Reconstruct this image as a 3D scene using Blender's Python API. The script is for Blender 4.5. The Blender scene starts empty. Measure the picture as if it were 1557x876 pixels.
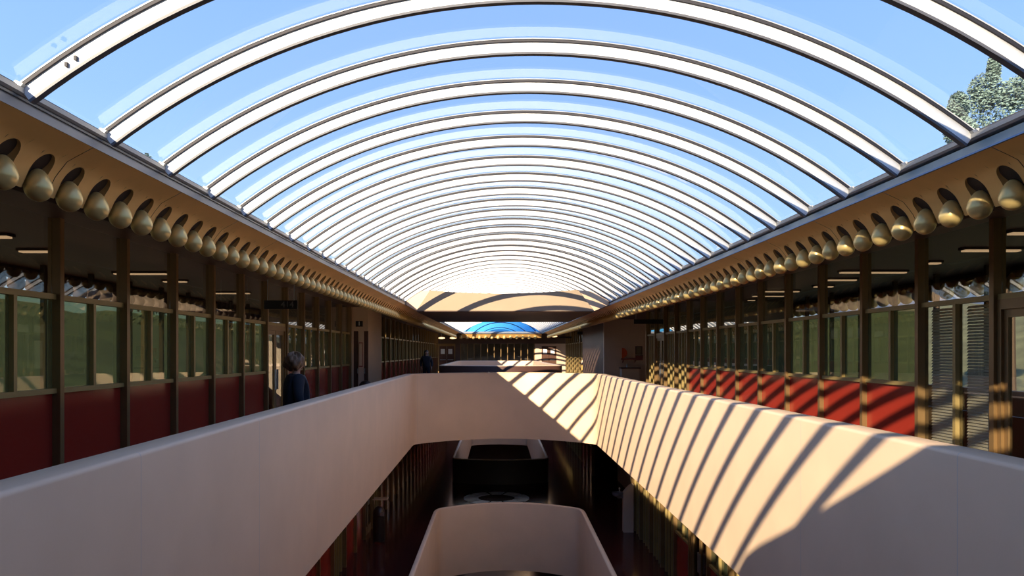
import bpy, bmesh, math, random
from mathutils import Vector, Matrix

# ------------------------------------------------------------------ camera, sky, sun, exposure
# All coordinates below are metres measured from the eye (z = 0 is eye level); at the very end
# everything is lifted by EYE so that the upper gallery floor is z = 0.
EYE = 1.6
F_PX = 1150.0
VPX, VPY = 757.0, 535.0
sc = bpy.context.scene
COL = sc.collection
cam_d = bpy.data.cameras.new('camera')
cam = bpy.data.objects.new('camera', cam_d)
COL.objects.link(cam)
cam_d.sensor_width = 36.0
cam_d.lens = 36.0 * F_PX / 1557.0
cam_d.shift_x = (778.5 - VPX) / 1557.0
cam_d.shift_y = (VPY - 438.0) / 1557.0
cam_d.clip_start = 0.05
cam_d.clip_end = 2000
cam.location = (0, 0, 0)
cam.rotation_euler = (math.radians(90), 0, 0)
sc.camera = cam

SUN_DIR = Vector((1.0, 1.64, -0.807)).normalized()
SUN_STRENGTH = 11.5
SKY_STRENGTH = 1.45
sc.view_settings.view_transform = 'Standard'
sc.view_settings.look = 'None'
sc.view_settings.gamma = 1.0
sc.view_settings.use_curve_mapping = False
sc.view_settings.exposure = 0.2

world = bpy.data.worlds.new('sky')
sc.world = world
world.use_nodes = True
wn, wl = world.node_tree.nodes, world.node_tree.links
wn.clear()
w_out = wn.new('ShaderNodeOutputWorld')
w_bg = wn.new('ShaderNodeBackground')
w_tc = wn.new('ShaderNodeTexCoord')
w_sep = wn.new('ShaderNodeSeparateXYZ')
w_rmp = wn.new('ShaderNodeValToRGB')
wl.new(w_tc.outputs['Generated'], w_sep.inputs[0])
wl.new(w_sep.outputs['Z'], w_rmp.inputs[0])
els = w_rmp.color_ramp.elements
els[0].position = 0.0
els[0].color = (0.55, 0.66, 0.76, 1)
els[1].position = 1.0
els[1].color = (0.20, 0.34, 0.70, 1)
for p, c in ((0.12, (0.38, 0.58, 0.80, 1)), (0.3, (0.255, 0.435, 0.80, 1)), (0.5, (0.19, 0.345, 0.76, 1))):
    e = els.new(p)
    e.color = c
wl.new(w_rmp.outputs[0], w_bg.inputs['Color'])
w_bg.inputs['Strength'].default_value = SKY_STRENGTH
wl.new(w_bg.outputs[0], w_out.inputs[0])

sun_d = bpy.data.lights.new('sun', 'SUN')
sun_d.energy = SUN_STRENGTH
sun_d.angle = math.radians(0.55)
sun_d.color = (1.0, 0.83, 0.60)
sun = bpy.data.objects.new('sun', sun_d)
COL.objects.link(sun)
sun.rotation_euler = SUN_DIR.to_track_quat('-Z', 'Y').to_euler()
sun.location = (-20, -30, 20)

rnd = random.Random(7)

# ------------------------------------------------------------------ materials
MATS = {}
def mat(name, col, rough=0.6, metal=0.0, var=0.0, vscale=6.0, bump=0.0, bscale=40.0, coat=0.0, stretch=None):
    if name in MATS:
        return MATS[name]
    m = bpy.data.materials.new(name)
    m.use_nodes = True
    nt = m.node_tree
    b = nt.nodes['Principled BSDF']
    b.inputs['Base Color'].default_value = (*col, 1)
    b.inputs['Roughness'].default_value = rough
    b.inputs['Metallic'].default_value = metal
    b.inputs['Coat Weight'].default_value = coat
    b.inputs['Coat Roughness'].default_value = 0.12
    tc = nt.nodes.new('ShaderNodeTexCoord')
    mp = nt.nodes.new('ShaderNodeMapping')
    nt.links.new(tc.outputs['Object'], mp.inputs[0])
    if stretch:
        mp.inputs['Scale'].default_value = stretch
    n = nt.nodes.new('ShaderNodeTexNoise')
    n.inputs['Scale'].default_value = vscale
    n.inputs['Detail'].default_value = 5
    nt.links.new(mp.outputs[0], n.inputs[0])
    r = nt.nodes.new('ShaderNodeValToRGB')
    v = max(var, 0.02)
    r.color_ramp.elements[0].color = (*[c * (1 - v) for c in col], 1)
    r.color_ramp.elements[1].color = (*[min(1, c * (1 + v)) for c in col], 1)
    r.color_ramp.elements[0].position = 0.3
    r.color_ramp.elements[1].position = 0.7
    nt.links.new(n.outputs[0], r.inputs[0])
    nt.links.new(r.outputs[0], b.inputs['Base Color'])
    if bump > 0:
        n2 = nt.nodes.new('ShaderNodeTexNoise')
        n2.inputs['Scale'].default_value = bscale
        n2.inputs['Detail'].default_value = 4
        nt.links.new(mp.outputs[0], n2.inputs[0])
        bp = nt.nodes.new('ShaderNodeBump')
        bp.inputs['Strength'].default_value = bump
        bp.inputs['Distance'].default_value = 0.02
        nt.links.new(n2.outputs[0], bp.inputs['Height'])
        nt.links.new(bp.outputs[0], b.inputs['Normal'])
    MATS[name] = m
    return m

def glass(name, tint, ior=1.5, haze=0.0, haze_col=(0.9, 0.95, 1.0), rough=0.0):
    m = bpy.data.materials.new(name)
    m.use_nodes = True
    nt = m.node_tree
    nt.nodes.clear()
    out = nt.nodes.new('ShaderNodeOutputMaterial')
    tr = nt.nodes.new('ShaderNodeBsdfTransparent')
    tr.inputs[0].default_value = (*tint, 1)
    gl = nt.nodes.new('ShaderNodeBsdfGlossy')
    gl.inputs['Roughness'].default_value = rough
    lw = nt.nodes.new('ShaderNodeLayerWeight')
    lw.inputs[0].default_value = 0.5
    p5 = nt.nodes.new('ShaderNodeMath'); p5.operation = 'POWER'
    nt.links.new(lw.outputs['Facing'], p5.inputs[0])
    p5.inputs[1].default_value = 5.0
    f0 = 1.6*((ior-1)/(ior+1))**2          # two faces of a thin sheet
    fr = nt.nodes.new('ShaderNodeMath'); fr.operation = 'MULTIPLY_ADD'
    nt.links.new(p5.outputs[0], fr.inputs[0])
    fr.inputs[1].default_value = 1-f0
    fr.inputs[2].default_value = f0
    mx = nt.nodes.new('ShaderNodeMixShader')
    nt.links.new(fr.outputs[0], mx.inputs[0])
    src = tr.outputs[0]
    if haze > 0:
        tl = nt.nodes.new('ShaderNodeBsdfTranslucent')
        tl.inputs[0].default_value = (*haze_col, 1)
        df = nt.nodes.new('ShaderNodeBsdfDiffuse')
        df.inputs[0].default_value = (*haze_col, 1)
        ad = nt.nodes.new('ShaderNodeMixShader')
        nt.links.new(tl.outputs[0], ad.inputs[1])
        nt.links.new(df.outputs[0], ad.inputs[2])
        hz = nt.nodes.new('ShaderNodeMixShader')
        # film of dust: seen edge-on it covers more of the view
        pw = p5
        ma = nt.nodes.new('ShaderNodeMath')
        ma.operation = 'MULTIPLY_ADD'
        ma.use_clamp = True
        nt.links.new(pw.outputs[0], ma.inputs[0])
        ma.inputs[1].default_value = 0.12
        ma.inputs[2].default_value = haze
        nt.links.new(ma.outputs[0], hz.inputs[0])
        nt.links.new(tr.outputs[0], hz.inputs[1])
        nt.links.new(ad.outputs[0], hz.inputs[2])
        src = hz.outputs[0]
    nt.links.new(src, mx.inputs[1])
    nt.links.new(gl.outputs[0], mx.inputs[2])
    nt.links.new(mx.outputs[0], out.inputs[0])
    MATS[name] = m
    return m

def emis(name, col, s):
    m = bpy.data.materials.new(name)
    m.use_nodes = True
    b = m.node_tree.nodes['Principled BSDF']
    b.inputs['Base Color'].default_value = (*col, 1)
    b.inputs['Emission Color'].default_value = (*col, 1)
    b.inputs['Emission Strength'].default_value = s
    MATS[name] = m
    return m

def parapet_mat():
    m = mat('painted plaster', (0.67, 0.47, 0.31), 0.55, var=0.05, vscale=1.4, bump=0.06, bscale=7)
    nt = m.node_tree
    b = nt.nodes['Principled BSDF']
    # faint vertical panel joints every 2.4 m along the length, and trowel streaks
    tc = nt.nodes.new('ShaderNodeTexCoord')
    sp = nt.nodes.new('ShaderNodeSeparateXYZ')
    nt.links.new(tc.outputs['Object'], sp.inputs[0])
    md = nt.nodes.new('ShaderNodeMath'); md.operation = 'PINGPONG'
    md.inputs[1].default_value = 1.2
    nt.links.new(sp.outputs['Y'], md.inputs[0])
    lt = nt.nodes.new('ShaderNodeMath'); lt.operation = 'LESS_THAN'
    lt.inputs[1].default_value = 0.004
    nt.links.new(md.outputs[0], lt.inputs[0])
    mx = nt.nodes.new('ShaderNodeMix'); mx.data_type = 'RGBA'
    old = b.inputs['Base Color'].links[0].from_socket
    nt.links.new(lt.outputs[0], mx.inputs[0])
    nt.links.new(old, mx.inputs[6])
    mx.inputs[7].default_value = (0.50, 0.40, 0.33, 1)
    nt.links.new(mx.outputs[2], b.inputs['Base Color'])
    return m

M_PAR = parapet_mat()
M_CREAM = mat('cream wall paint', (0.66, 0.47, 0.33), 0.7, var=0.04, vscale=2)
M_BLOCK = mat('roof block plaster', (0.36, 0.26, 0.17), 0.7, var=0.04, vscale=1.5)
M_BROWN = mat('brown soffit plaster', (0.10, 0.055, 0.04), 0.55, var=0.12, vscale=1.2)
M_FLOOR = mat('maroon floor tile', (0.085, 0.018, 0.014), 0.13, var=0.2, vscale=2.5, bump=0.05, bscale=5)
M_GOLD = mat('gold painted fascia', (0.84, 0.48, 0.16), 0.5, metal=0.1, var=0.09, vscale=2.2, bump=0.04, bscale=12)
M_BALL = mat('gold painted ball', (0.68, 0.50, 0.20), 0.33, metal=0.4, var=0.10, vscale=9)
M_DARKB = mat('dark brown cavity board', (0.05, 0.03, 0.02), 0.8)
M_POST = mat('bronze gold anodised post', (0.235, 0.14, 0.055), 0.42, metal=0.4, var=0.08, vscale=3)
M_POSTG = mat('olive gold mullion', (0.33, 0.235, 0.085), 0.45, metal=0.25, var=0.08, vscale=3)
M_RED = mat('red spandrel enamel', (0.30, 0.028, 0.016), 0.22, var=0.06, vscale=1.0)
M_RIB = mat('white rib paint', (0.86, 0.86, 0.86), 0.4, var=0.05, vscale=3, stretch=(8, 1, 8))
M_RIBCAP = mat('grey rib cap', (0.12, 0.12, 0.135), 0.5, var=0.05)
M_GASKET = mat('dark rubber gasket', (0.045, 0.04, 0.045), 0.7)
M_CURBR = mat('curb metal tinted by sky reflection', (0.24, 0.36, 0.46), 0.45, metal=0.1, var=0.08)  # right curb copy, reflected sky blue put into the base colour
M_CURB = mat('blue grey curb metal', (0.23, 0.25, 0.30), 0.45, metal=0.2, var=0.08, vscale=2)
M_CURBL = mat('light grey curb rail', (0.40, 0.40, 0.40), 0.45, metal=0.2, var=0.08, vscale=2)
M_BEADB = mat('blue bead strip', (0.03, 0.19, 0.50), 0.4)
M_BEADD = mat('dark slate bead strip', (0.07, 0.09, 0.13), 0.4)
M_SKYL = glass('skylight acrylic', (0.95, 0.98, 1.0), 1.55, haze=0.012)
M_CLER = glass('clerestory glass', (0.72, 0.72, 0.70), 1.5)
M_MID = glass('green tinted glass', (0.42, 0.45, 0.33), 1.5, haze=0.16, haze_col=(0.40, 0.44, 0.26))
M_BLIND = mat('grey white blind slat', (0.80, 0.74, 0.60), 0.6)
M_CURT = mat('yellow green curtain', (0.42, 0.38, 0.13), 0.8, var=0.1, vscale=12, stretch=(1, 1, 0.1))
M_DOORW = mat('dark brown door', (0.09, 0.035, 0.02), 0.45, var=0.1)
M_WHITE = mat('white paper', (0.8, 0.8, 0.78), 0.7)
M_BLACK = mat('black sign plate', (0.015, 0.01, 0.01), 0.4)
M_SIGNTXT = mat('grey lettering', (0.20, 0.18, 0.18), 0.5)
M_ORANGE = mat('orange red enamel', (0.75, 0.10, 0.02), 0.35)
M_SHELF = mat('dark red shelf', (0.26, 0.05, 0.03), 0.5)
M_STEEL = mat('brushed steel', (0.55, 0.55, 0.56), 0.3, metal=0.9)
M_GREENH = mat('grassy hillside', (0.17, 0.17, 0.08), 0.95, var=0.35, vscale=0.25)
M_MOUNT = mat('distant blue ridge', (0.10, 0.15, 0.24), 1.0, var=0.15, vscale=0.02)
M_BLUE = mat('bright blue dome roof', (0.03, 0.36, 0.72), 0.5, var=0.06, vscale=1)
M_BLUED = mat('darker blue roof rib', (0.01, 0.08, 0.22), 0.5)
M_CARPET = mat('office carpet', (0.10, 0.085, 0.07), 0.9)
M_OFFC = mat('office ceiling tile', (0.07, 0.05, 0.04), 0.9, var=0.15, vscale=1)
M_OFFW = mat('office wall', (0.34, 0.28, 0.22), 0.8)
M_STRIP = emis('fluorescent tube glow', (1.0, 0.66, 0.38), 0.75)
M_LAMP = emis('warm lamp glow', (1.0, 0.62, 0.28), 2.2)
M_INLAY = mat('pale stone inlay', (0.70, 0.74, 0.80), 0.25)
M_SKIN = mat('skin', (0.42, 0.24, 0.17), 0.55)
M_NAVY = mat('dark navy coat cloth', (0.006, 0.009, 0.018), 0.85, bump=0.2, bscale=120)
M_HAIR1 = mat('light brown hair', (0.16, 0.09, 0.045), 0.6, bump=0.5, bscale=60)
M_HAIR2 = mat('black hair', (0.015, 0.01, 0.01), 0.5, bump=0.5, bscale=60)
M_CLOTHB = mat('black clothing', (0.012, 0.010, 0.014), 0.85)
M_SHOE = mat('black shoe leather', (0.02, 0.015, 0.012), 0.4)
M_LEAF = mat('haze greyed conifer foliage', (0.17, 0.24, 0.20), 0.9, var=0.35, vscale=0.8)  # leaf green greyed, haze put into the colour
M_BARK = mat('tree bark', (0.12, 0.08, 0.05), 0.9, bump=0.4)
M_NICHE = mat('gold darkened for niche shade', (0.36, 0.20, 0.07), 0.5, var=0.1)  # fascia gold made darker, recess shade put into the colour
M_OUTB = mat('dark brown parapet shade', (0.075, 0.03, 0.022), 0.5)  # shade under the roof block painted onto the parapet's outer faces
M_OUTK = mat('near black parapet shade', (0.03, 0.022, 0.02), 0.5)  # same for the lower far parapet: shade painted as near black
M_TAN = mat('tan litter bin shell', (0.50, 0.28, 0.08), 0.5)

# ------------------------------------------------------------------ helpers
ORG = {}
class MB:
    def __init__(s):
        s.v = []; s.f = []
    def quadmesh(s, verts, faces):
        n = len(s.v); s.v += [tuple(p) for p in verts]
        s.f += [tuple(i + n for i in f) for f in faces]
        return s
    def box(s, x0, x1, y0, y1, z0, z1):
        x0, x1 = min(x0, x1), max(x0, x1); y0, y1 = min(y0, y1), max(y0, y1); z0, z1 = min(z0, z1), max(z0, z1)
        return s.quadmesh([(x0,y0,z0),(x1,y0,z0),(x1,y1,z0),(x0,y1,z0),(x0,y0,z1),(x1,y0,z1),(x1,y1,z1),(x0,y1,z1)],
                   [(0,3,2,1),(4,5,6,7),(0,1,5,4),(1,2,6,5),(2,3,7,6),(3,0,4,7)])
    def prism_y(s, pts, y0, y1):      # polygon in XZ extruded along Y
        n = len(pts)
        v = [(x, y0, z) for x, z in pts] + [(x, y1, z) for x, z in pts]
        f = [tuple(range(n)), tuple(range(2*n-1, n-1, -1))] + [(i, i+n, (i+1) % n + n, (i+1) % n) for i in range(n)]
        return s.quadmesh(v, f)
    def prism_z(s, pts, z0, z1):
        n = len(pts)
        v = [(x, y, z0) for x, y in pts] + [(x, y, z1) for x, y in pts]
        f = [tuple(range(n-1, -1, -1)), tuple(range(n, 2*n))] + [(i, (i+1) % n, (i+1) % n + n, i+n) for i in range(n)]
        return s.quadmesh(v, f)
    def prism_x(s, pts, x0, x1):
        n = len(pts)
        v = [(x0, y, z) for y, z in pts] + [(x1, y, z) for y, z in pts]
        f = [tuple(range(n)), tuple(range(2*n-1, n-1, -1))] + [(i, i+n, (i+1) % n + n, (i+1) % n) for i in range(n)]
        return s.quadmesh(v, f)
    def lathe(s, prof, seg=20, c=(0, 0, 0), sx=1, sy=1):   # profile (r, z) bottom to top
        v = []; f = []
        for r, z in prof:
            for k in range(seg):
                a = 2 * math.pi * k / seg
                v.append((c[0] + sx*r*math.cos(a), c[1] + sy*r*math.sin(a), c[2] + z))
        for i in range(len(prof) - 1):
            for k in range(seg):
                f.append((i*seg+k, i*seg+(k+1) % seg, (i+1)*seg+(k+1) % seg, (i+1)*seg+k))
        f.append(tuple(range(seg-1, -1, -1)))
        f.append(tuple((len(prof)-1)*seg + k for k in range(seg)))
        return s.quadmesh(v, f)
    def arc_bar(s, xc, zc, r0, r1, y0, y1, a0, a1, n=44):   # curved bar in XZ about (xc,zc)
        v = []; f = []
        for i in range(n + 1):
            a = a0 + (a1 - a0) * i / n
            sn, cs = math.sin(a), math.cos(a)
            for r, y in ((r0, y0), (r1, y0), (r1, y1), (r0, y1)):
                v.append((xc + r*sn, y, zc + r*cs))
        for i in range(n):
            b = 4*i
            for k in range(4):
                f.append((b+k, b+(k+1) % 4, b+4+(k+1) % 4, b+4+k))
        f.append((0, 3, 2, 1)); f.append((4*n, 4*n+1, 4*n+2, 4*n+3))
        return s.quadmesh(v, f)

def make(name, mb, m, parent=None, origin=None, smooth=False):
    xs = [p[0] for p in mb.v]; ys = [p[1] for p in mb.v]; zs = [p[2] for p in mb.v]
    if origin is None:
        origin = ((min(xs)+max(xs))/2, (min(ys)+max(ys))/2, min(zs))
    o = Vector(origin)
    me = bpy.data.meshes.new(name)
    me.from_pydata([tuple(Vector(p) - o) for p in mb.v], [], mb.f)
    me.materials.append(m)
    bm = bmesh.new(); bm.from_mesh(me)
    bmesh.ops.recalc_face_normals(bm, faces=bm.faces)
    bm.to_mesh(me); bm.free()
    if smooth:
        for p in me.polygons: p.use_smooth = True
    ob = bpy.data.objects.new(name, me)
    COL.objects.link(ob)
    ORG[ob.name] = o
    if parent is not None:
        ob.parent = parent
        ob.location = o - ORG[parent.name]
    else:
        ob.location = o
    return ob

def thing(name, loc, label=None, cat=None, group=None, kind=None):
    e = bpy.data.objects.new(name, None)
    e.empty_display_size = 0.2
    COL.objects.link(e)
    e.location = loc
    ORG[e.name] = Vector(loc)
    tag(e, label, cat, group, kind)
    return e

def tag(o, label=None, cat=None, group=None, kind=None):
    if label: o['label'] = label
    if cat: o['category'] = cat
    if group: o['group'] = group
    if kind: o['kind'] = kind
    return o

def dup(src, origin, parent):       # copy of one part (shares its mesh)
    c = src.copy(); COL.objects.link(c)
    o = Vector(origin)
    ORG[c.name] = o
    c.parent = parent
    c.location = o - (ORG[parent.name] if parent else Vector((0, 0, 0)))
    return c

CACHE = {}
def cbox(name, m, parent, x0, x1, y0, y1, z0, z1):   # box part with shared mesh data among alike pieces
    x0, x1 = min(x0, x1), max(x0, x1)
    key = (name, m.name, round(x1-x0, 4), round(y1-y0, 4), round(z1-z0, 4))
    o = ((x0+x1)/2, (y0+y1)/2, z0)
    if key in CACHE:
        return dup(CACHE[key], o, parent)
    ob = make(name, MB().box(x0, x1, y0, y1, z0, z1), m, parent, o)
    CACHE[key] = ob
    return ob

def struct(name, mb, m, parent=None, **k):
    o = make(name, mb, m, parent, **k)
    if parent is None:
        tag(o, kind='structure')
    return o

# ------------------------------------------------------------------ footprints of the openings
def offset_poly(pts, d):       # outward offset of a CCW polygon
    n = len(pts); out = []
    for i in range(n):
        p0, p1, p2 = Vector(pts[i-1]), Vector(pts[i]), Vector(pts[(i+1) % n])
        a = (p1-p0).normalized(); b = (p2-p1).normalized()
        na = Vector((a.y, -a.x)); nb = Vector((b.y, -b.x))
        t = (na+nb)
        t = t / max(0.3, t.dot(na))
        out.append((p1.x + t.x*d, p1.y + t.y*d))
    return out

def void_foot(xl0, xl1, xr0, xr1, y0, y1, bow0, bow1, rc=0.35, n=18):
    # CCW: near edge left->right, right side, far edge right->left, left side; near/far edges bowed outward
    raw = []
    for i in range(n+1):
        t = i/n; raw.append((xl0 + (xr0-xl0)*t, y0 - bow0*(1-(2*t-1)**2)))
    for i in range(n+1):
        t = i/n; raw.append((xr1 + (xl1-xr1)*t, y1 + bow1*(1-(2*t-1)**2)))
    # round the four corners
    corners = {0, n, n+1, 2*n+1}
    out = []
    N = len(raw)
    for i, p in enumerate(raw):
        if i in corners:
            P = Vector(p); A = Vector(raw[i-1]); B = Vector(raw[(i+1) % N])
            a = P + (A-P).normalized()*min(rc, (A-P).length*0.6)
            b = P + (B-P).normalized()*min(rc, (B-P).length*0.6)
            for k in range(6):
                t = k/5
                q = a*(1-t)**2 + P*2*t*(1-t) + b*t*t
                out.append((q.x, q.y))
        else:
            out.append(p)
    return out

V1 = void_foot(-2.17, -2.38, 2.85, 2.79, 1.25, 21.4, 0.3, 1.4)
V2 = void_foot(-2.50, -2.60, 2.75, 2.45, 34.9, 52.2, 0.8, 0.8)
L1 = void_foot(-1.58, -1.62, 2.08, 2.24, 4.0, 20.6, 0.6, 0.85, rc=0.45)
L2 = void_foot(-1.74, -1.75, 1.95, 1.95, 30.5, 50.0, 0.45, 0.6)

def parapet(name, foot, th, z0, z1, label, m=M_PAR, outer=None):
    prof = [(0, z0), (0, z1-0.03), (0.008, z1-0.009), (0.03, z1), (th-0.03, z1), (th-0.008, z1-0.009), (th, z1-0.03), (th, z0)]
    rings = [offset_poly(foot, t) for t, z in prof]
    n = len(foot); k = len(prof)
    v = []; f = []
    for r, (t, z) in zip(rings, prof):
        v += [(x, y, z) for x, y in r]
    for j in range(k):
        j2 = (j+1) % k
        for i in range(n):
            i2 = (i+1) % n
            f.append((j*n+i, j*n+i2, j2*n+i2, j2*n+i))
    mb = MB().quadmesh(v, f)
    o = make(name, mb, m, smooth=True)
    me = o.data
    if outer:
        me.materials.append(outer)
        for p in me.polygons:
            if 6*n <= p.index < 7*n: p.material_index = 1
    me.set_sharp_from_angle(angle=math.radians(50))
    return tag(o, label, 'parapet')

parapet('parapet', V1, 0.24, -2.62, -0.62, 'long cream plaster parapet around the near upper opening, striped by sunlight on its right')
parapet('parapet', V2, 0.24, -2.62, -0.62, 'parapet around the far upper opening beyond the bridge, outer faces coloured brown for shade', outer=M_OUTB)
parapet('parapet', L1, 0.11, -6.2, -4.28, 'smaller cream parapet with rounded end around the opening one floor below')
parapet('parapet', L2, 0.11, -6.2, -4.28, 'parapet with outer faces coloured dark for shade and pale side rims around the far opening one floor below', outer=M_OUTK)

def slab_with_holes(name, rect, holes, z, m, th=0.0):
    bm = bmesh.new()
    def loop(pts):
        vs = [bm.verts.new((x, y, z)) for x, y in pts]
        return [bm.edges.new((vs[i], vs[(i+1) % len(vs)])) for i in range(len(vs))]
    x0, x1, y0, y1 = rect
    es = loop([(x0, y0), (x1, y0), (x1, y1), (x0, y1)])
    for h in holes: es += loop(h)
    bmesh.ops.triangle_fill(bm, edges=es, use_beauty=True)
    if th:
        g = bmesh.ops.extrude_face_region(bm, geom=bm.faces[:])
        for e in g['geom']:
            if isinstance(e, bmesh.types.BMVert): e.co.z -= th
    bmesh.ops.recalc_face_normals(bm, faces=bm.faces)
    me = bpy.data.meshes.new(name); bm.to_mesh(me); bm.free()
    me.materials.append(m)
    o = bpy.data.objects.new(name, me); COL.objects.link(o)
    ORG[o.name] = Vector((0, 0, 0))
    return tag(o, kind='structure')

h1, h2 = offset_poly(V1, 0.243), offset_poly(V2, 0.243)
g1, g2 = offset_poly(L1, 0.113), offset_poly(L2, 0.113)
slab_with_holes('floor', (-8.0, 8.6, -5, 60), [h1, h2], -1.6, M_FLOOR, 0.2)
slab_with_holes('ceiling_lower', (-8.0, 8.6, -5, 60), [h1, h2], -2.45, M_BROWN, 0.12)
slab_with_holes('floor_lower', (-8.0, 8.6, -5, 60), [g1, g2], -5.26, M_FLOOR, 0.2)
slab_with_holes('ceiling_basement', (-8.0, 8.6, -5, 60), [g1, g2], -6.05, M_BROWN, 0.1)
struct('floor_basement', MB().box(-8, 8.6, -5, 60, -9.0, -8.9), M_FLOOR)

# ------------------------------------------------------------------ roof slabs (gallery ceilings)
ZC = 1.335
struct('ceiling_left', MB().box(-7.75, -2.66, -5, 60, ZC, 1.43), M_BROWN)
struct('ceiling_right', MB().box(3.20, 8.35, -5, 60, ZC, 1.43), M_BROWN)
struct('ceiling_end', MB().box(-2.66, 3.20, 54.6, 60, ZC, 1.43), M_BROWN)

# ------------------------------------------------------------------ skylight
XC, ZCC, RO = 0.27, -2.32, 4.73
AH = math.asin(2.87/RO)
PITCH_R = 0.867
RIB0 = 4.98 - 11*PITCH_R         # the skylight goes on over the near roof block
NR = int((54.2 - RIB0)/PITCH_R)
sky = thing('skylight', (XC, 0.5, 1.30), 'long arched glass skylight with white ribs over the atrium', 'skylight')
web0 = cap0 = gas0 = None
for k in range(NR + 1):
    y = RIB0 + k*PITCH_R
    if k == 0:
        web0 = make('rib', MB().arc_bar(XC, ZCC, RO-0.098, RO-0.012, y-0.012, y+0.012, -AH, AH), M_RIB, sky, (XC, y, 1.44))
        cap0 = make('rib_cap', MB().arc_bar(XC, ZCC, RO-0.114, RO-0.098, y-0.022, y+0.022, -AH, AH), M_RIBCAP, web0, (XC, y, 1.44))
        gas0 = make('gasket', MB().arc_bar(XC, ZCC, RO-0.019, RO-0.003, y-0.024, y+0.024, -AH, AH), M_GASKET, web0, (XC, y, 1.44))
        bar0 = make('glazing_bar', MB().arc_bar(XC, ZCC, RO+0.003, RO+0.010, y-0.020, y+0.020, -AH, AH), M_CURBL, web0, (XC, y, 1.44))
    else:
        w = dup(web0, (XC, y, 1.44), sky)
        for s in (cap0, gas0, bar0):
            dup(s, (XC, y, 1.44), w)
        if k == 4:
            web_near = w
pane0 = None
for k in range(NR):
    y = RIB0 + k*PITCH_R
    if pane0 is None:
        v = []; f = []
        n = 48
        for i in range(n+1):
            a = -AH + 2*AH*i/n
            for yy in (y+0.0, y+PITCH_R):
                v.append((XC + RO*math.sin(a), yy, ZCC + RO*math.cos(a)))
        for i in range(n): f.append((2*i, 2*i+1, 2*i+3, 2*i+2))
        pane0 = make('pane', MB().quadmesh(v, f), M_SKYL, sky, (XC, y, 1.44), smooth=True)
    else:
        dup(pane0, (XC, y, 1.44), sky)
# end lunettes
yE = RIB0 + NR*PITCH_R
pts = [(XC + RO*math.sin(-AH + 2*AH*i/30), ZCC + RO*math.cos(-AH + 2*AH*i/30)) for i in range(31)]
make('end_pane', MB().quadmesh([(x, yE+0.03, z) for x, z in pts], [tuple(range(31))]), M_SKYL, sky)
# curbs left and right
for sgn, X0, mbead in ((-1, -2.60, M_BEADD), (1, 3.14, M_BEADB)):
    d = sgn
    yA, yB = -5.0, 54.4
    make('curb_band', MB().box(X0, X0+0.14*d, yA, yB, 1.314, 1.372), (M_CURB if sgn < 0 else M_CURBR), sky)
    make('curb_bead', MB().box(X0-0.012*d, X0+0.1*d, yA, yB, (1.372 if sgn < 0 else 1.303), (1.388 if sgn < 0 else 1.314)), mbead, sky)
    make('curb_rail', MB().prism_y([(X0-0.02*d, 1.389), (X0-0.035*d, 1.40), (X0-0.035*d, 1.428), (X0+0.12*d, 1.428), (X0+0.12*d, 1.389)], yA, yB), M_CURBL, sky)
    make('sill_gasket', MB().box(X0+0.0*d, X0+0.03*d, yA, yB, 1.428, 1.452), M_GASKET, sky)
    sh0 = None
    for k in range(NR+1):
        y = RIB0 + k*PITCH_R
        if sh0 is None:
            sh0 = make('rib_shoe', MB().prism_y([(X0-0.03*d, 1.425), (X0-0.045*d, 1.445), (X0-0.005*d, 1.462), (X0+0.03*d, 1.44)], y-0.045, y+0.045), M_CURBL, sky, (X0, y, 1.42))
        else:
            dup(sh0, (X0, y, 1.42), sky)
make('end_curb', MB().box(-2.6, 3.14, 54.25, 54.45, 1.312, 1.45), M_CURB, sky)
# two small dark clips on the underside of the nearest left rib
for px, pz in ((-2.335, 1.555), (-2.285, 1.59)):
    make('clip', MB().box(px-0.007, px+0.007, 4.085, 4.10, pz-0.012, pz+0.012), M_GASKET, sky)

# ------------------------------------------------------------------ gold fascias with arches and balls
MODULE = 1.36
BP = MODULE/4
LS = math.hypot(0.30, 0.31)
def egg(c=(0, 0, 0), R=0.083):
    prof = []
    for i in range(13):
        t = math.pi*i/12
        z = -math.cos(t)
        r = math.sin(t)
        rr = R*r*(1 - 0.20*max(0, z)**1.0)
        prof.append((max(rr, 0.0015), z*(R*1.08 if z < 0 else R*1.40)))
    return MB().lathe(prof, 20, c)

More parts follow.
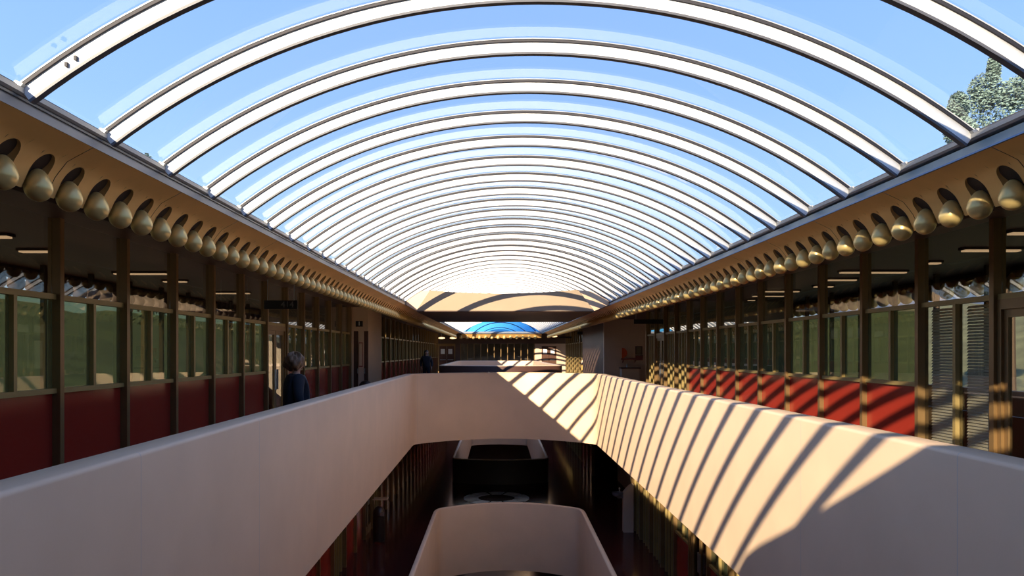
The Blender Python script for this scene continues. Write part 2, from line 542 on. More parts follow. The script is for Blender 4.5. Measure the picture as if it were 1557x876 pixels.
def fascia(label, xa, za, xb, zb, y_start, n_panels, axis='y', x_start=0):
    # (xa,za) bottom edge, (xb,zb) top edge; runs along Y
    root = thing('gold_fascia', (xa, y_start, za), label, 'fascia')
    d = -1 if xa < 0 else 1
    # curved section: steeper at the foot, flatter at the head
    sec = [(0.0, xa, za), (0.36, xa-0.055*d, za+0.125), (0.68, xa-0.135*d, za+0.225), (1.0, xb, zb)]
    def P(u, t, off=0.0):
        for (t0, x0, z0), (t1, x1, z1) in zip(sec, sec[1:]):
            if t <= t1 + 1e-9:
                q = (t-t0)/(t1-t0)
                L = math.hypot(x1-x0, z1-z0)
                nx, nz = abs(z1-z0)/L*d, abs(x1-x0)/L
                return (x0+(x1-x0)*q + nx*off, y_start+u, z0+(z1-z0)*q + nz*off)
    W, HS, NA, TOPR = 0.090, 0.42, 12, 0.26      # half width (m), straight part and round part as fractions of the section
    mb = MB(); nb_ = [MB() for _ in range(4)]
    def grid(fn, nu, nv, tgt):
        v = [fn(i/nu, j/nv) for i in range(nu+1) for j in range(nv+1)]
        f = [(i*(nv+1)+j, i*(nv+1)+j+1, (i+1)*(nv+1)+j+1, (i+1)*(nv+1)+j) for i in range(nu) for j in range(nv)]
        tgt.quadmesh(v, f)
    for a in range(4):
        c = (a+0.5)*BP
        l0 = a*BP + (0.004 if a == 0 else 0); r1 = (a+1)*BP - (0.004 if a == 3 else 0)
        grid(lambda p, q: P(l0+(c-W-l0)*p, q), 1, 9, mb)
        grid(lambda p, q: P(c+W+(r1-c-W)*p, q), 1, 9, mb)
        def top(p):
            th = math.pi*(1-p)
            return c+W*math.cos(th), HS+TOPR*math.sin(th)
        grid(lambda p, q: P(top(p)[0], top(p)[1]+(1-top(p)[1])*q), NA, 6, mb)
        # concave niche: arches shrinking towards the back
        ol = [(c-W, 0.0), (c-W, HS*0.5)] + [top(i/NA) for i in range(NA+1)] + [(c+W, HS*0.5), (c+W, 0.0)]
        v = []; f = []
        steps = [1.0, 0.97, 0.88, 0.72, 0.5, 0.25, 0.02]
        for sc_ in steps:
            dep = 0.085*math.sqrt(max(0, 1-sc_**2))
            for (u, t) in ol:
                v.append(P(c+(u-c)*sc_, t*(0.25+0.75*sc_) if t > 0 else 0.0, dep))
        m_ = len(ol)
        for j in range(len(steps)-1):
            for i in range(m_-1):
                f.append((j*m_+i, j*m_+i+1, (j+1)*m_+i+1, (j+1)*m_+i))
        nb_[a].quadmesh(v, f)
    p0 = make('fascia_panel', mb, M_GOLD, root, (xa, y_start, za), smooth=True)
    n0 = make('niche', nb_[0], M_NICHE, p0, (xa, y_start, za), smooth=True)
    for a in (1, 2, 3): dup(n0, (xa, y_start+a*BP, za), p0)
    bx = xa*1.0 + 0.05*(1 if xa < 0 else -1)
    b0 = make('ball', egg((bx, y_start+BP/2, 1.02)), M_BALL, root, (bx, y_start+BP/2, 1.02), smooth=True)
    for k in range(n_panels):
        if k:
            pk = dup(p0, (xa, y_start+k*MODULE, za), root)
            for a in range(4): dup(n0, (xa, y_start+k*MODULE+a*BP, za), pk)
        for j in range(4):
            if k or j: dup(b0, (bx, y_start+k*MODULE+(j+0.5)*BP, 1.02), root)
    y1 = y_start + n_panels*MODULE
    d = -1 if xa < 0 else 1
    make('backing_board', MB().quadmesh(
        [(xb+0.10*d, y_start, zb-0.012), (xa+0.13*d, y_start, za+0.02), (xa+0.13*d, y1, za+0.02), (xb+0.10*d, y1, zb-0.012),
         (xb+0.14*d, y_start, zb-0.004), (xa+0.15*d, y_start, za+0.02), (xa+0.15*d, y1, za+0.02), (xb+0.14*d, y1, zb-0.004)],
        [(0,1,2,3), (7,6,5,4), (0,4,5,1), (1,5,6,2), (2,6,7,3), (3,7,4,0)]), M_DARKB, root)
    return root

NP = 38
fascia('long gold fascia with hanging bronze balls along the left roof edge, in shade', -2.90, 1.00, -2.60, 1.312, 4.69-4*MODULE+0.0-BP/2+0.12+BP*0.65, NP)
fascia('long gold fascia with bright sunlit gold balls along the right roof edge', 3.44, 1.00, 3.14, 1.302, 4.98-4*MODULE-BP/2, NP)
# transverse fascia at the far end
root = thing('gold_fascia', (0.27, 54.5, 1.0), 'short gold fascia with a row of balls across the far end of the atrium', 'fascia')
make('fascia_panel', MB().prism_x([(54.60, 1.0), (54.62, 1.0), (54.34, 1.295), (54.32, 1.295)], -2.6, 3.14), M_GOLD, root)
b0 = None
for i in range(13):
    x = -2.65 + i*0.445
    if b0 is None:
        b0 = make('ball', egg((x, 54.5, 1.03), 0.12), M_BALL, root, (x, 54.5, 1.03), smooth=True)
    else:
        dup(b0, (x, 54.5, 1.03), root)

# ------------------------------------------------------------------ roof blocks that cross the atrium
def roof_block(name, y0, y1, label):
    TL, TR, BL, BR = (-1.90, 1.72), (2.24, 1.74), (-2.28, 1.15), (2.69, 1.14)
    top = []
    for i in range(13):
        t = i/12
        top.append((TL[0] + (TR[0]-TL[0])*t, TL[1] + (TR[1]-TL[1])*t - 0.10*(1-(2*t-1)**2)))
    root = thing(name, (0.2, y0, 1.14), label, 'roof beam')
    pts = [BL, BR] + top[::-1]
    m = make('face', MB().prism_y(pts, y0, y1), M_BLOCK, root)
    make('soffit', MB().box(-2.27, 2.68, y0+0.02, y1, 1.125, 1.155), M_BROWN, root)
    # wings closing the gap to the curbs
    make('wing', MB().prism_y([BL, TL, (-2.16, 1.70), (-2.585, 1.44), (-2.585, 1.32)], y0+0.12, y1), M_PAR, root)
    make('wing', MB().prism_y([BR, TR, (2.62, 1.70), (3.125, 1.44), (3.125, 1.32)], y0+0.12, y1), M_PAR, root)
    return root
roof_block('roof_beam', 21.15, 28.7, 'wide cream plaster roof beam crossing the atrium under the skylight')
rb = roof_block('roof_beam', -5.0, 0.45, 'roof beam over the near bridge behind the viewer')

# ------------------------------------------------------------------ storefront walls
YP = lambda k: 8.94 + MODULE*k
def bay(root, X, d, y0, y1, kind, zb, zt, side):
    """one bay between posts; d = +1 when the atrium lies on the +X side"""
    tr, sl = zb+2.12, zb+1.21
    wp = 0.035
    a, b = y0+wp, y1-wp
    cbox('transom_rail', M_POSTG, root, X-0.03, X+0.045*d if d > 0 else X-0.045, a, b, tr, tr+0.055) if d > 0 else \
        cbox('transom_rail', M_POSTG, root, X-0.045, X+0.03, a, b, tr, tr+0.055)
    cbox('clerestory_pane', M_CLER, root, X-0.003, X+0.003, a, b, tr+0.055, zt)
    def mull(y, z0, z1, w=0.05, m=M_POSTG, nm='mullion'):
        cbox(nm, m, root, min(X-0.03*d, X+0.05*d), max(X-0.03*d, X+0.05*d), y-w/2, y+w/2, z0, z1)
    ym = (a+b)/2
    if kind == 'std':
        cbox('sill_rail', M_POSTG, root, min(X-0.03*d, X+0.05*d), max(X-0.03*d, X+0.05*d), a, b, sl-0.025, sl+0.025)
        mull(ym, sl+0.025, tr)
        for (p, q) in ((a, ym-0.025), (ym+0.025, b)):
            cbox('window_pane', M_MID, root, X-0.003, X+0.003, p, q, sl+0.025, tr)
        cbox('spandrel_panel', M_RED, root, X-0.02, X+0.005, a, b, zb, sl-0.025)
    elif kind == 'blind':
        mull(ym, zb, tr)
        for (p, q) in ((a, ym-0.025), (ym+0.025, b)):
            cbox('window_pane', M_CLER, root, X-0.003, X+0.003, p, q, zb, tr)
            s = MB(); z = zb+0.06
            while z < tr-0.03:
                s.quadmesh([(X-0.055*d, p+0.03, z), (X-0.055*d, q-0.03, z), (X-0.075*d, q-0.03, z+0.030), (X-0.075*d, p+0.03, z+0.030)], [(0,1,2,3)])
                z += 0.034
            o = make('venetian_blind', s, M_BLIND, root); o['kind'] = 'stuff'
    elif kind == 'door':
        # frame, two leaves with glass
        for y in (a+0.03, b-0.03): mull(y, zb, tr, 0.06, M_POST, 'door_frame')
        cbox('door_head', M_POST, root, min(X-0.03*d, X+0.05*d), max(X-0.03*d, X+0.05*d), a+0.06, b-0.06, tr-0.10, tr)
        for (p, q, hy) in ((a+0.06, ym-0.01, ym-0.06), (ym+0.01, b-0.06, ym+0.06)):
            leaf = MB()
            leaf.box(X-0.02, X+0.02, p, p+0.06, zb, tr-0.10); leaf.box(X-0.02, X+0.02, q-0.06, q, zb, tr-0.10)
            leaf.box(X-0.02, X+0.02, p+0.06, q-0.06, tr-0.18, tr-0.10); leaf.box(X-0.02, X+0.02, p+0.06, q-0.06, zb, zb+0.22)
            dl = make('door_leaf', leaf, M_POST, root)
            make('door_glass', MB().box(X-0.004, X+0.004, p+0.06, q-0.06, zb+0.22, tr-0.18), M_CLER, dl)
            make('door_handle', MB().box(X+0.03*d, X+0.06*d, hy-0.015, hy+0.015, zb+0.85, zb+1.25), M_STEEL, dl)
    elif kind == 'slat':
        nm = 4
        for j in range(1, nm): mull(a+(b-a)*j/nm, zb, tr, 0.045)
        for j in range(nm):
            p, q = a+(b-a)*j/nm, a+(b-a)*(j+1)/nm
            cbox('window_pane', M_CLER, root, X-0.003, X+0.003, p+0.022, q-0.022, zb, tr)
            cbox('curtain', M_CURT, root, X-0.07*d-0.005, X-0.07*d+0.005, p+0.02, q-0.02, zb+0.02, tr-0.01)

def storefront(name, X, d, k0, k1, kinds, zb, zt, posts_first=True):
    root = thing(name, (X, YP(k0), zb), kind='structure')
    for k in range(k0, k1+1):
        cbox('post', M_POST, root, min(X-0.04*d, X+0.085*d), max(X-0.04*d, X+0.085*d), YP(k)-0.035, YP(k)+0.035, zb, zt)
    for k in range(k0, k1):
        bay(root, X, d, YP(k), YP(k+1), kinds.get(k, 'std'), zb, zt, d)
    return root

XL, XR = -4.45, 5.03
storefront('wall_left', XL, 1, -9, 10, {4: 'door', 5: 'std'}, -1.6, ZC)
storefront('wall_left_far', XL, 1, 12, 34, {}, -1.6, ZC)
kr = {-2: 'door', -1: 'blind'}
for k in (-3, -4): kr[k] = 'blind'
for k in range(8, 12): kr[k] = 'slat'
kr[10] = 'door'
storefront('wall_right', XR, -1, -9, 12, kr, -1.6, ZC)
storefront('wall_right_far', XR, -1, 22, 34, {k: 'slat' for k in range(22, 34)}, -1.6, ZC)

# lower level storefronts
XLL, XRL = -3.78, 4.05
ZBL, ZTL = -5.26, -2.57
storefront('wall_lower_left', XLL, 1, -2, 34, {3: 'door', 9: 'door', 10: 'slat', 6: 'slat'}, ZBL, ZTL)
kl = {k: 'slat' for k in (6, 7, 8)}; kl[3] = 'door'
storefront('wall_lower_right', XRL, -1, -2, 10, {**{k: 'slat' for k in (2, 6, 7, 8, 9)}, 4: 'door'}, ZBL, ZTL)
struct('wall_lower_niche', MB().box(XRL-0.05, 7.0, YP(10)+0.06, YP(10)+0.25, ZBL, ZTL), M_CREAM)
struct('wall_lower_recess', MB().box(4.9, 5.05, YP(10)+0.25, 31.0, ZBL, ZTL), M_CREAM)
storefront('wall_lower_far', XRL, -1, 17, 34, {k: 'slat' for k in range(20, 26)}, ZBL, ZTL)
struct('wall_lower_side', MB().box(-7.95, -7.8, -5, 60, -8.9, -1.8), M_OFFW)
struct('wall_lower_side_right', MB().box(8.4, 8.55, -5, 60, -8.9, -1.8), M_OFFW)
struct('wall_back', MB().box(-8, 8.6, -5.2, -5.0, -8.9, 1.43), M_CREAM)
struct('wall_lower_end', MB().box(-8, 8.6, 56.2, 56.4, -8.9, -1.8), M_CREAM)

# plaster returns: left block with doorway, right niche
y0 = YP(10)+0.04; y1 = YP(12)-0.04
X1 = -3.88
struct('wall_left_block', MB().box(-4.75, X1, y0, y0+0.12, 0.62, ZC).box(-4.75, -4.31, y0, y0+0.12, -1.6, 0.62)
       .box(-4.17, -4.00, y0, y0+0.12, -1.6, 0.62).box(X1-0.06, X1, y0+0.12, y1, -1.6, ZC).box(-4.75, -4.69, y0+0.12, y1, -1.6, ZC)
       .box(-4.00, X1, y0, y0+0.12, -1.6, -1.55), M_CREAM)
dr = thing('door_1', (-4.24, y0, -1.6), kind='structure')
make('door_leaf', MB().box(-4.31, -4.17, y0+0.03, y0+0.08, -1.6, 0.62), M_DOORW, dr)
make('door_handle', MB().box(-4.20, -4.18, y0, y0+0.03, -0.65, -0.5), M_STEEL, dr)
dr = thing('door_2', (-3.94, y0, -1.6), kind='structure')
make('door_leaf', MB().box(-4.00, -3.88, y0+0.03, y0+0.08, -1.55, 0.62), M_DOORW, dr)
make('door_handle', MB().box(-3.99, -3.97, y0, y0+0.03, -0.65, -0.5), M_STEEL, dr)

struct('wall_right_niche', MB().box(XR+0.02, 6.3, YP(12)+0.045, YP(12)+0.16, -1.6, ZC).box(6.2, 6.3, YP(12)+0.16, 31.2, -1.6, ZC)
       .box(4.35, 6.2, 31.0, 31.2, -1.6, ZC), M_CREAM)
struct('wall_right_block', MB().box(4.35, 4.47, 31.2, YP(22)-0.05, -1.6, ZC).box(4.47, 5.1, YP(22)-0.17, YP(22)-0.05, -1.6, ZC), M_BROWN)

# ------------------------------------------------------------------ end wall (upper level) with doors
YE = 56.0
we = thing('wall_end', (0.3, YE, -1.6), kind='structure')
make('header', MB().box(-4.6, 5.2, YE, YE+0.15, 0.60, ZC), M_BROWN, we)
for x0_, x1_ in ((-4.6, -4.42), (-3.15, -2.75), (2.70, 3.15), (4.42, 5.2)):
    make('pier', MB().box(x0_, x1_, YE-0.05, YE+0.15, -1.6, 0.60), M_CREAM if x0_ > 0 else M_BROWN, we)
for i in range(12):
    x = -2.75 + i*(5.45/11)
    make('post', MB().box(x-0.03, x+0.03, YE-0.06, YE+0.05, -1.6, 0.60), M_POST, we)
    if i < 11:
        make('window_pane', MB().box(x+0.03, x+5.45/11-0.03, YE-0.003, YE+0.003, -1.6, 0.60), M_CLER, we)
struct('wall_end_room', MB().box(-4.6, 5.2, YE+3.8, YE+3.95, -1.6, ZC), M_OFFW)
def end_doors(nm, xa, xb, m_frame):
    r = thing(nm, ((xa+xb)/2, YE, -1.6), kind='structure')
    make('door_frame', MB().box(xa, xa+0.09, YE-0.06, YE+0.1, -1.6, 0.60).box(xb-0.09, xb, YE-0.06, YE+0.1, -1.6, 0.60)
         .box(xa+0.09, xb-0.09, YE-0.06, YE+0.1, 0.42, 0.60), m_frame, r)
    xm = (xa+xb)/2
    for p, q in ((xa+0.09, xm-0.01), (xm+0.01, xb-0.09)):
        lf = make('door_leaf', MB().box(p, q, YE-0.02, YE+0.03, -1.6, 0.42), M_DOORW, r)
        c = (p+q)/2
        make('notice', MB().box(c-0.16, c+0.14, YE-0.03, YE-0.021, -0.16, 0.20), M_WHITE, lf)
        make('push_bar', MB().box(p+0.06, q-0.06, YE-0.07, YE-0.03, -0.62, -0.56), M_STEEL, lf)
end_doors('door_3', -4.42, -3.15, M_POST)
end_doors('door_4', 3.15, 4.42, M_CREAM)

# ------------------------------------------------------------------ offices behind the glass and what lies outside
for sgn, Xi, Xo, nm in ((-1, XL, -7.0, 'left'), (1, XR, 7.55, 'right')):
    d = -sgn
    r = thing('wall_outer_'+nm, (Xo, -5, -1.6), kind='structure')
    make('sill_wall', MB().box(Xo-0.05, Xo+0.05, -5, 56, -1.6, -0.95), M_OFFW, r)
    for k in range(-10, 35):
        cbox('outer_post', M_DARKB, r, Xo-0.04, Xo+0.04, YP(k)-0.03, YP(k)+0.03, -0.95, ZC)
    # outer balcony parapet and ball row
    bx = Xo + 0.55*sgn
    struct('trim_balcony_'+nm, MB().box(bx, bx+0.12*sgn, -5, 56, -1.6, -0.62), M_CREAM)
    fr = thing('balcony_fascia', (bx, -5, 1.0), 'outer balcony edge with hanging balls seen through the %s offices' % nm, 'fascia')
    make('edge_board', MB().box(bx-0.05, bx+0.1, -5, 56, 1.16, 1.333), M_DARKB, fr)
    c0 = None
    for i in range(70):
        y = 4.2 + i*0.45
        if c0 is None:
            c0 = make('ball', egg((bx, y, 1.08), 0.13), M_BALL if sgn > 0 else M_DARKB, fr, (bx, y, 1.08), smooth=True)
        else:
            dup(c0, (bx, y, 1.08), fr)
# office partitions (few) so that rooms read as rooms
for nm, xa, xb, ys in (('left', -7.0, XL-0.05, (-3.5, 22.6, 27.4, 40.0)), ('right', XR+0.05, 7.55, (-3.5, 3.4, 20.0, 41.0))):
    for i, y in enumerate(ys):
        struct('wall_partition_%s_%d' % (nm, i+1), MB().box(xa, xb, y-0.05, y+0.05, -1.6, ZC), M_OFFW)

# fluorescent strips in the office ceilings
def strip(x0, x1, y, where, grp):
    r = thing('strip_light', ((x0+x1)/2, y, ZC-0.05), where, 'ceiling light', grp)
    make('housing', MB().box(x0, x1, y-0.08, y+0.08, ZC-0.03, ZC), M_OFFC, r)
    make('tube', MB().box(x0+0.02, x1-0.02, y-0.05, y+0.05, ZC-0.05, ZC-0.03), M_STRIP, r)
for i, y in enumerate((8.55, 9.8, 12.6, 14.0, 16.8)):
    strip(-6.4+0.2*(i % 2), -5.5-0.25*(i % 2), y, 'lit ceiling strip in the left offices, %s' % ('nearest the viewer', 'second from the viewer', 'third from the viewer', 'fourth from the viewer', 'farthest down')[i], 'strip lights in the left offices')
ordn = ['nearest', 'second', 'third', 'fourth', 'fifth', 'sixth', 'seventh', 'eighth', 'ninth']
for i, y in enumerate((8.3, 9.7, 11.1, 12.4, 13.7, 15.1, 16.3, 17.7, 19.1)):
    strip(5.6+0.35*(i % 3), 6.5+0.2*(i % 2), y, 'lit ceiling strip in the right offices, %s from the viewer' % ordn[i], 'strip lights in the right offices')

# hillsides and far ridge
def terrain(name, x0, s, label_, m, prof, y0=-60, y1=260, n=26):
    v = []; f = []
    rr = random.Random(len(name)+int(abs(x0)))
    for i in range(n+1):
        y = y0 + (y1-y0)*i/n
        w = 1 + 0.10*math.sin(i*1.1+x0) + 0.06*math.sin(i*2.7)
        for (dx, z) in prof:
            v.append((x0 + s*dx, y, z if z < 0 else z*w))
    k = len(prof)
    for i in range(n):
        for j in range(k-1):
            f.append((i*k+j, i*k+j+1, (i+1)*k+j+1, (i+1)*k+j))
    o = make(name, MB().quadmesh(v, f), m, smooth=True)
    return tag(o, label_, kind='structure')
HP = [(0, -10), (8, -7), (25, -2.0), (45, 3.4), (62, 7.4), (76, 8.6), (110, 5)]
terrain('hill_left', -14, -1, 'green hillside outside the left windows', M_GREENH, HP)
terrain('hill_right', 14, 1, 'green hillside outside the right windows', M_GREENH, HP)
terrain('ridge_right', 160, 1, 'far blue ridge outside the right windows', M_MOUNT, [(0, -10), (60, 18), (110, 33), (150, 36)], -200, 600)
terrain('ridge_left', -160, -1, 'far blue ridge outside the left windows', M_MOUNT, [(0, -10), (60, 10), (110, 20), (150, 22)], -200, 600)
struct('ground', MB().box(-16, 16, -60, 260, -10.6, -10.4), M_GREENH)

# blue tinted vault beyond the end
def translucent(name, col):
    m = bpy.data.materials.new(name); m.use_nodes = True
    nt = m.node_tree; nt.nodes.clear()
    out = nt.nodes.new('ShaderNodeOutputMaterial')
    t = nt.nodes.new('ShaderNodeBsdfTranslucent'); t.inputs[0].default_value = (*col, 1)
    d = nt.nodes.new('ShaderNodeBsdfDiffuse'); d.inputs[0].default_value = (*col, 1)
    x = nt.nodes.new('ShaderNodeMixShader'); x.inputs[0].default_value = 0.25
    nt.links.new(t.outputs[0], x.inputs[1]); nt.links.new(d.outputs[0], x.inputs[2])
    nt.links.new(x.outputs[0], out.inputs[0])
    return m
M_BLUET = translucent('blue tinted plastic glazing', (0.09, 0.50, 0.88))
dome = thing('blue_skylight', (0.27, 56, 1.44), 'bright blue tinted vault seen beyond the far end fascia', 'skylight')
v = []; f = []
n = 40
RB = 4.20
ab = math.asin(3.3/RB)
zb0 = 1.56 - RB*math.cos(ab)
for i in range(n+1):
    a = -ab + 2*ab*i/n
    for yy in (56.2, 105.0):
        v.append((XC + RB*math.sin(a), yy, zb0 + RB*math.cos(a)))
for i in range(n): f.append((2*i, 2*i+1, 2*i+3, 2*i+2))
make('shell', MB().quadmesh(v, f), M_BLUET, dome, smooth=True)
pe = [(XC + RB*math.sin(-ab+2*ab*i/30), 105.0, zb0 + RB*math.cos(-ab+2*ab*i/30)) for i in range(31)]
make('end_panel', MB().quadmesh(pe, [tuple(range(31))]), M_BLUET, dome)
for sx_ in (-3.03, 3.57):
    make('curb', MB().box(sx_-0.08, sx_+0.08, 56.2, 105, 1.432, 1.57), M_CURB, dome)
struct('ceiling_far', MB().box(-6, 6.5, 60.0, 106, ZC, 1.43), M_BROWN)
for yy in (56.2, 66.0, 80.0, 97.0):
    make('vault_rib', MB().arc_bar(XC, zb0, RB-0.10, RB-0.01, yy-0.04, yy+0.04, -ab*0.985, ab*0.985), M_BLUED, dome)

# ------------------------------------------------------------------ trees outside
def leaf_mesh(centers, n_each, size, seed):
    rr = random.Random(seed); mb = MB()
    for (c, r) in centers:
        for _ in range(n_each):
            while True:
                p = Vector((rr.uniform(-1, 1), rr.uniform(-1, 1), rr.uniform(-1, 1)))
                if 0.25 < p.length < 1: break
            p = Vector(c) + Vector((p.x*r[0], p.y*r[1], p.z*r[2]))
            u = Vector((rr.gauss(0, 1), rr.gauss(0, 1), rr.gauss(0, 1))).normalized()
            w = u.orthogonal().normalized()
            s = size*rr.uniform(0.6, 1.4)
            a, b = u*s, w*s*0.6
            mb.quadmesh([p-a, p-b, p+a, p+b], [(0, 1, 2, 3)])
    return mb
def tree(loc, ctr, seed, label, size, n_each, trunk):
    r = thing('tree', loc, label, 'tree')
    make('trunk', MB().lathe([(trunk, 0), (trunk*0.7, (ctr[0][0][2]-loc[2])*0.6), (trunk*0.3, ctr[0][0][2]-loc[2])], 10, loc), M_BARK, r)
    o = make('foliage', leaf_mesh(ctr, n_each, size, seed), M_LEAF, r); o['kind'] = 'stuff'
    return r
T = (23.6, 35.0, -3.2)
tree(T, [((23.0, 35, 10.9), (1.2, 1.6, 1.3)), ((22.7, 35.2, 12.1), (0.75, 0.8, 0.9)), ((23.9, 34.8, 11.9), (0.7, 1.0, 0.8)), ((21.3, 35, 11.3), (0.45, 0.5, 0.75)), ((21.4, 35, 10.2), (0.7, 0.7, 0.7)),
         ((22.95, 35, 13.1), (0.28, 0.3, 0.7)), ((25.2, 35, 10.3), (1.2, 1.2, 1.1)), ((23.5, 35, 8), (2.2, 2.2, 2.4)), ((23.5, 35, 5), (2.6, 2.6, 2.6))],
     3, 'tall hazy evergreen tree outside the skylight at upper right', 0.085, 2200, 0.35)
T = (-28.0, 60.0, -3.5)
tree(T, [((-28.2, 60, 14.2), (1.1, 1.1, 1.6)), ((-26.8, 60, 12.6), (1.1, 1.1, 1.5)), ((-28.4, 60, 11.5), (1.8, 1.8, 2.4)), ((-28, 60, 6), (2.6, 2.6, 4))],
     5, 'small distant treetop outside the skylight at upper left', 0.2, 500, 0.35)

# ------------------------------------------------------------------ signs
def text_mesh(cu):
    tmp = bpy.data.objects.new('tmp', cu)
    me = bpy.data.meshes.new_from_object(tmp)
    bpy.data.objects.remove(tmp)
    t = bpy.data.objects.new('lettering', me); COL.objects.link(t)
    return t
def hanging_sign(x0, x1, y, z0, z1, label, text=None):
    r = thing('hanging_sign', ((x0+x1)/2, y, z0), label, 'sign', None)
    make('sign_board', MB().box(x0, x1, y-0.02, y+0.02, z0, z1), M_BLACK, r)
    for x in (x0+0.06, x1-0.06):
        make('rod', MB().box(x-0.006, x+0.006, y-0.006, y+0.006, z1, ZC), M_STEEL, r)
    if text:
        cu = bpy.data.curves.new('lettering', 'FONT'); cu.body = text; cu.size = (z1-z0)*1.0; cu.extrude = 0.002
        cu.align_x = 'RIGHT'; cu.align_y = 'CENTER'
        cu.materials.append(M_SIGNTXT)
        t = text_mesh(cu)
        t.parent = r; t.location = Vector((x1-0.06, y-0.024, (z0+z1)/2)) - ORG[r.name]; t.rotation_euler = (math.pi/2, 0, 0)
    return r
hanging_sign(-4.32, -3.71, 14.0, 0.79, 0.95, 'dark hanging room sign reading 414 above the left gallery', '414')
hanging_sign(4.10, 4.98, 22.8, 0.84, 0.98, 'dark hanging sign above the right gallery, nearest of three')
hanging_sign(4.12, 4.95, 39.2, 0.90, 1.05, 'dark hanging sign above the right gallery, middle of three')
hanging_sign(4.04, 4.88, 50.0, 0.90, 1.02, 'dark hanging sign above the right gallery, farthest of three')
s = thing('wall_sign', (-4.13, y0-0.01, 0.75), 'small square black wall sign with a pale numeral above the doors', 'sign')
make('plate', MB().box(-4.24, -4.03, y0-0.03, y0-0.004, 0.75, 0.92), M_BLACK, s)
cu = bpy.data.curves.new('lettering', 'FONT'); cu.body = '1'; cu.size = 0.16; cu.extrude = 0.002; cu.offset = 0.004
cu.align_x = 'CENTER'; cu.align_y = 'CENTER'; cu.materials.append(M_WHITE)
t = text_mesh(cu); t.parent = s
t.location = Vector((-4.135, y0-0.035, 0.835)) - ORG[s.name]; t.rotation_euler = (math.pi/2, 0, 0)
pf = thing('picture_frame', (-4.09, y0-0.01, -0.45), 'brown framed notice between the dark doors of the left gallery', 'picture')
make('frame', MB().box(-4.15, -4.03, y0-0.03, y0-0.003, -0.45, 0.28), M_SHELF, pf)
make('sheet', MB().box(-4.135, -4.045, y0-0.034, y0-0.03, -0.42, 0.25), M_CREAM, pf)

# ------------------------------------------------------------------ niche fittings on the right
yw = 31.0
sh = thing('wall_shelf', (5.36, yw-0.1, -0.33), 'dark red shelf on the cream niche wall', 'shelf')
make('board', MB().box(5.04, 5.70, yw-0.22, yw-0.002, -0.33, -0.26), M_SHELF, sh)
make('bracket', MB().prism_x([(yw-0.002, -0.45), (yw-0.002, -0.33), (yw-0.18, -0.33)], 5.10, 5.13), M_SHELF, sh)
make('bracket', MB().prism_x([(yw-0.002, -0.45), (yw-0.002, -0.33), (yw-0.18, -0.33)], 5.60, 5.63), M_SHELF, sh)
pp = [(5.07 + 0.21*math.sin(math.pi*i/16), -0.05 - 0.21*math.cos(math.pi*i/16)) for i in range(17)]
o = make('ornament', MB().prism_y(pp, yw-0.12, yw-0.06), M_ORANGE); tag(o, 'orange red half round ornament standing on the dark red shelf', 'ornament')
p1 = thing('picture_frame', (5.77, yw-0.01, -0.12), 'dark square frame on the niche wall, upper right of the orange ornament', 'picture')
make('frame', MB().box(5.63, 5.92, yw-0.03, yw-0.002, -0.12, 0.23), M_DOORW, p1)
make('picture', MB().box(5.67, 5.88, yw-0.034, yw-0.03, -0.08, 0.19), mat('brown print', (0.2, 0.14, 0.08)), p1)
p2 = thing('wall_box', (5.77, yw-0.05, -0.35), 'dark red box on the niche wall below the square frame', 'box')
make('body', MB().box(5.63, 5.92, yw-0.12, yw-0.002, -0.35, -0.16), M_SHELF, p2)
make('lid', MB().box(5.62, 5.93, yw-0.13, yw-0.002, -0.16, -0.14), M_DOORW, p2)
ct = thing('counter', (5.35, yw-0.3, -1.6), 'low cream counter with a dark top edge against the niche wall', 'counter')
make('body', MB().box(5.0, 5.72, yw-0.5, yw-0.01, -1.6, -0.68), M_CREAM, ct)
make('countertop', MB().box(4.96, 5.76, yw-0.54, yw-0.005, -0.68, -0.63), M_DOORW, ct)
make('spout', MB().lathe([(0.04, 0), (0.03, 0.05), (0.02, 0.12), (0.025, 0.14)], 10, (5.24, yw-0.3, -0.63)), M_STEEL, ct)
lb = thing('litter_bin', (4.62, 40.6, -1.6), 'tall tan litter bin with pale domed top far down the right gallery', 'bin')
make('body', MB().lathe([(0.14, 0), (0.15, 0.05), (0.15, 0.95)], 18, (4.62, 40.6, -1.6)), M_TAN, lb, smooth=False)
make('dome_top', MB().lathe([(0.16, 0.95), (0.15, 1.05), (0.10, 1.16), (0.02, 1.2)], 18, (4.62, 40.6, -1.6)), M_CREAM, lb)

def dome_bin(x, y, zf, h, r, label):
    b = thing('trash_bin', (x, y, zf), label, 'bin')
    make('body', MB().lathe([(r*0.92, 0), (r, 0.04), (r, h*0.72)], 24, (x, y, zf)), mat('dark brown bin enamel', (0.03, 0.018, 0.014), 0.35), b)
    make('dome_top', MB().lathe([(r*1.03, h*0.72), (r*1.03, h*0.76), (r*0.9, h*0.88), (r*0.6, h*0.96), (r*0.2, h)], 24, (x, y, zf)), mat('dark brown bin enamel', (0.03, 0.018, 0.014)), b, smooth=True)
    make('flap', MB().box(x+r*0.3, x+r*0.95, y-r*0.95, y-r*0.80, zf+h*0.74, zf+h*0.84), M_STEEL, b)
    return b
dome_bin(-3.55, 20.3, -1.6, 0.83, 0.19, 'dark domed trash bin just above the left parapet near the brown doors')
dome_bin(-3.30, 21.0, -5.26, 0.98, 0.17, 'dark domed trash bin on the floor below, left side')

